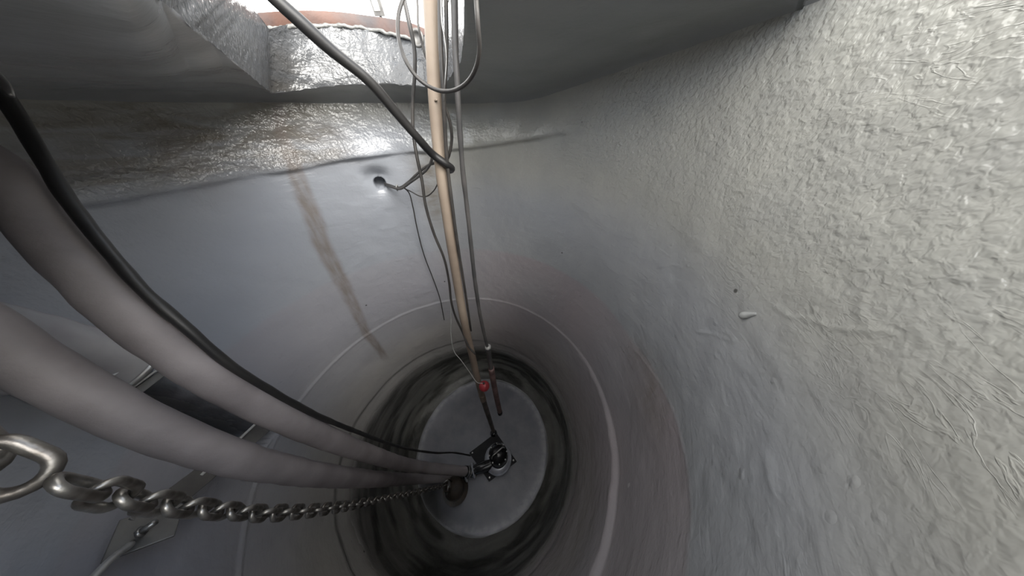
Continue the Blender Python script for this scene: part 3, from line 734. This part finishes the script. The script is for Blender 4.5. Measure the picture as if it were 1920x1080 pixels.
# ================================================================ cables
def cable(name, pts, r, label, m=M_cable, n=120, cat='cable', seg=10):
    return tag(tube(name, pts, r, m, n=n, seg=seg, jitter=r * .12), label, cat)
P3 = lambda L: [at(*p) for p in L]
cable('power_cable', P3([(440, -80, .42), (515, -3, .46), (560, 38, .49), (620, 93, .54), (690, 150, .61), (740, 208, .69), (780, 255, .77), (812, 290, .86), (838, 309, .90), (847, 317, .97), (836, 322, 1.02)]), .0145,
      'thick black cable slanting from the top left across to the tan pipe', M_black)
cable('loop_cable', P3([(772, -40, .60), (757, -5, .60), (747, 30, .60), (748, 75, .60), (763, 118, .60), (785, 148, .61), (812, 166, .62), (842, 171, .60), (872, 158, .56), (892, 128, .51), (899, 90, .47), (896, 45, .44), (893, 0, .42), (892, -50, .40)]), .0050,
      'dark cable hanging in a U-shaped loop in front of the tan pipe top')
cable('signal_cable', P3([(748, -40, .72), (758, 0, .74), (766, 38, .76), (776, 85, .80), (778, 130, .84), (774, 190, .90), (775, 250, .96), (781, 290, 1.0), (791, 338, 1.06), (798, 385, 1.12), (813, 436, 1.20), (833, 486, 1.28), (842, 529, 1.37), (846, 564, 1.45), (853, 591, 1.53), (867, 622, 1.62), (879, 650, 1.66), (891, 664, 1.68)]), .0075,
      'black cable hanging left of the tan pipe and crossing it low down')
cable('slim_cable', P3([(781, -40, .78), (783, 10, .79), (784, 45, .80), (791, 80, .83), (800, 112, .86), (812, 140, .9)]), .0042,
      'slim dark cable that slips behind the tan pipe near the opening')
PY = lambda L: [at_y(*p) for p in L]
cable('riser_cable', PY([(825, -40, 1.0), (825, 20, 1.0), (827, 100, 1.0), (831, 170, 1.0), (838, 300, 1.02), (850, 400, 1.02), (857, 451, 1.02), (868, 520, 1.03), (878, 585, 1.04), (883, 620, 1.07)]), .0075,
      'black cable running down the right side of the tan pipe')
cable('pale_wire', PY([(827, -30, .97), (829, 44, .97), (834, 74, .97), (837, 111, .97), (834, 160, .97), (832, 190, .98)]), .0022,
      'very thin pale wire beside the tan pipe top', M_steel, cat='wire')
cable('second_riser_cable', PY([(835, -30, 1.02), (837, 45, 1.02), (837, 100, 1.02), (835, 150, 1.02), (834, 195, 1.03), (843, 226, 1.04), (847, 258, 1.05), (842, 290, 1.06), (834, 306, 1.08)]), .006,
      'dark cable bowing out right of the tan pipe below the loop')
# bundle coming out of the wall hole
hp = wall_pt(722, 347, -.05)
hole = at(712, 346, 1.0).normalized()
def near(px, py, k=.93):
    p = wall_pt(px, py); c = Vector((0, 0, ZC)); return c + (p - c) * k
b1 = [hp, near(730, 347, .98), near(748, 352, .95), near(764, 343, .92), near(782, 326, .89), near(800, 312, .86), near(814, 306, .84), near(830, 305, .84)]
b2 = [hp + Vector((0, 0, -.012)), near(732, 350, .97), near(750, 354, .93), near(768, 343, .90), near(786, 330, .87), near(800, 318, .85), near(808, 304, .83), near(812, 288, .82), near(818, 270, .84)]
cable('entry_cable', b1, .0085, 'grey cable leaving the wall hole and passing behind the tan pipe', M_cable2)
cable('entry_cable', b2, .0085, 'grey cable leaving the wall hole and bending up behind the tan pipe', M_cable2)
tp = near(745, 352, .955)
tag(tube('cable_tie', [tp + Vector((.004, .0, .022)), tp + Vector((.0, -.018, .004)), tp + Vector((-.002, -.006, -.02)), tp + Vector((0, .016, 0)), tp + Vector((.004, .0, .022))], .004, M_white, n=24, seg=8), 'pale tie knotted round the cables at the wall hole', 'cable tie')
cable('thin_loop_cable', [near(756, 352, .94), near(772, 360, .93), near(788, 368, .92), near(800, 368, .91), near(813, 358, .90), near(822, 342, .88)], .0045,
      'thin cable sagging between the wall hole and the tan pipe')
cable('float_cable', [near(758, 352, .94), near(767, 362, .95), near(774, 387, .955), near(782, 428, .96), near(795, 478, .965), near(813, 525, .97), near(825, 560, .975), near(833, 600, .98)], .0048,
      'thin black cable dropping down the wall from the wall hole')

# ================================================================ red float
fb = at(908, 724, 2.02)
flo = empty('float_ball', fb, 'red ball float hanging beside the tan pipe near the bottom', 'float')
bm = bmesh.new(); bmesh.ops.create_uvsphere(bm, u_segments=36, v_segments=20, radius=.049, matrix=Matrix.Translation(fb))
bm_obj('ball', bm, M_red, flo)
bm_obj('ball_stem', lathe_bm([(0, .062), (.008, .062), (.010, .058), (.010, .045), (0, .043)], 16, fb), M_black, flo)
tube('float_cord', [fb + Vector((0, 0, .058)), at(896, 718, 2.0), at(880, 697, 1.95), at(864, 675, 1.88), at(852, 660, 1.82), at(846, 632, 1.72), at(846, 600, 1.60), at(845, 570, 1.5)], .0028, M_white, flo, n=60, seg=8, label='pale thin cord')

# ================================================================ side inlet on the near left
# lined pipe stub over the inlet (between the hoses)
s_top = [near(-140, 600, .93), near(40, 604, .92), near(226, 676, .90)]
N0 = wall_normal(150, 620)
pa, pb = near(-160, 628, .95), near(212, 690, .95)
M_stub = mat('smooth_grey_liner', (.50, .49, .49), .25, 0, (.38, .36, .37), 5, .5, 12, 4, bdist=.006)
stub = empty('inlet_pipe', pb, 'smooth grey lined pipe stub showing between the two hoses', 'pipe')
tube('pipe_shell', [pa, pa.lerp(pb, .3), pa.lerp(pb, .7), pb], .12, M_stub, stub, n=60, seg=40, jitter=.006)
dS = (pb - pa).normalized()
tube('end_flange', [pb, pb + dS * .018], .125, M_edge, stub, raw=True, seg=40, label='pale end ring')
# flat bars and strut across the inlet
def onwall(px, py, k): return near(px, py, k)
bars = empty('inlet_bracket', onwall(330, 910, .95), 'flat steel strut slanting under both hoses, with a bolted plate at its lower end', 'bracket')
nrm = (Vector((0, 0, ZC)) - onwall(380, 880, .9)).normalized()
bm_obj('strut', slab_between(onwall(512, 786, .90), onwall(262, 985, .90), .085, .008, nrm), M_strap, bars, smooth=False, bevel=.002)
bm_obj('strut_lip', slab_between(onwall(484, 790, .885), onwall(374, 894, .885), .012, .020, nrm), M_edge, bars, smooth=False, bevel=.002, label='bright folded edge')
bm_obj('strut_plate', slab_between(onwall(290, 955, .885), onwall(262, 1030, .885), .135, .010, nrm), M_strap, bars, smooth=False, bevel=.003)
tube('plate_bolt', [onwall(258, 1001, .875), onwall(291, 979, .84)], .010, M_steel, bars, raw=True, seg=12, label='pale bolt')
tube('bolt_nut', [onwall(262, 999, .872), onwall(268, 995, .866)], .018, M_steel, bars, raw=True, seg=6)
tube('tie_rod', [onwall(243, 1022, .875), onwall(205, 1052, .86), onwall(150, 1110, .85)], .011, M_edge, bars, n=20, seg=12, label='bright rod')
def flatbar(a, b, wdt, k, label):
    e = empty('inlet_crossbar', onwall(*a, k), label, 'bar')
    n_ = (Vector((0, 0, ZC)) - onwall(*a, k)).normalized()
    bm_obj('bar_web', slab_between(onwall(*a, k), onwall(*b, k), wdt, .006, n_), M_strap, e, smooth=False, bevel=.0015)
    off = (onwall(a[0] - 11, a[1] - 7, k) - onwall(*a, k))
    bm_obj('bar_edge', slab_between(onwall(*a, k - .01) + off, onwall(*b, k - .01) + off, .008, .02, n_), M_edge, e, smooth=False, bevel=.0015, label='bright front edge')
flatbar((170, 748), (302, 652), .032, .90, 'short steel crossbar between the hoses next to the lined pipe end')
flatbar((214, 767), (342, 671), .028, .92, 'short steel crossbar between the hoses, farther from the lined pipe end')

# ================================================================ lumps of coating on the right wall
def lump(px, py, size, tail, label):
    p = wall_pt(px, py, .0); nml = wall_normal(px, py); th = wall_hit(px, py)[0]; tg = Vector((-math.sin(th), math.cos(th), 0))
    pts = [p + Vector((0, 0, -size * .6)) + nml * .004, p + nml * .010, p + Vector((0, 0, size * .9)) + nml * .006 + tg * tail * .3, p + Vector((0, 0, size * 2.2)) + nml * .001 + tg * tail]
    o = tube('coating_drip', pts, lambda t: size * (.45 + .5 * math.sin(min(t * 3.4, math.pi / 2) ) - .85 * max(0, t - .25)), M_coat, n=26, seg=16)
    a_ = o.data.attributes.new('paint', 'FLOAT_COLOR', 'POINT'); a_.data.foreach_set('color', [0, 0, .4, 1] * len(o.data.vertices))
    tag(o, label, 'drip')
lump(1400, 593, .013, -.018, 'teardrop lump of grey coating on the right-hand wall')
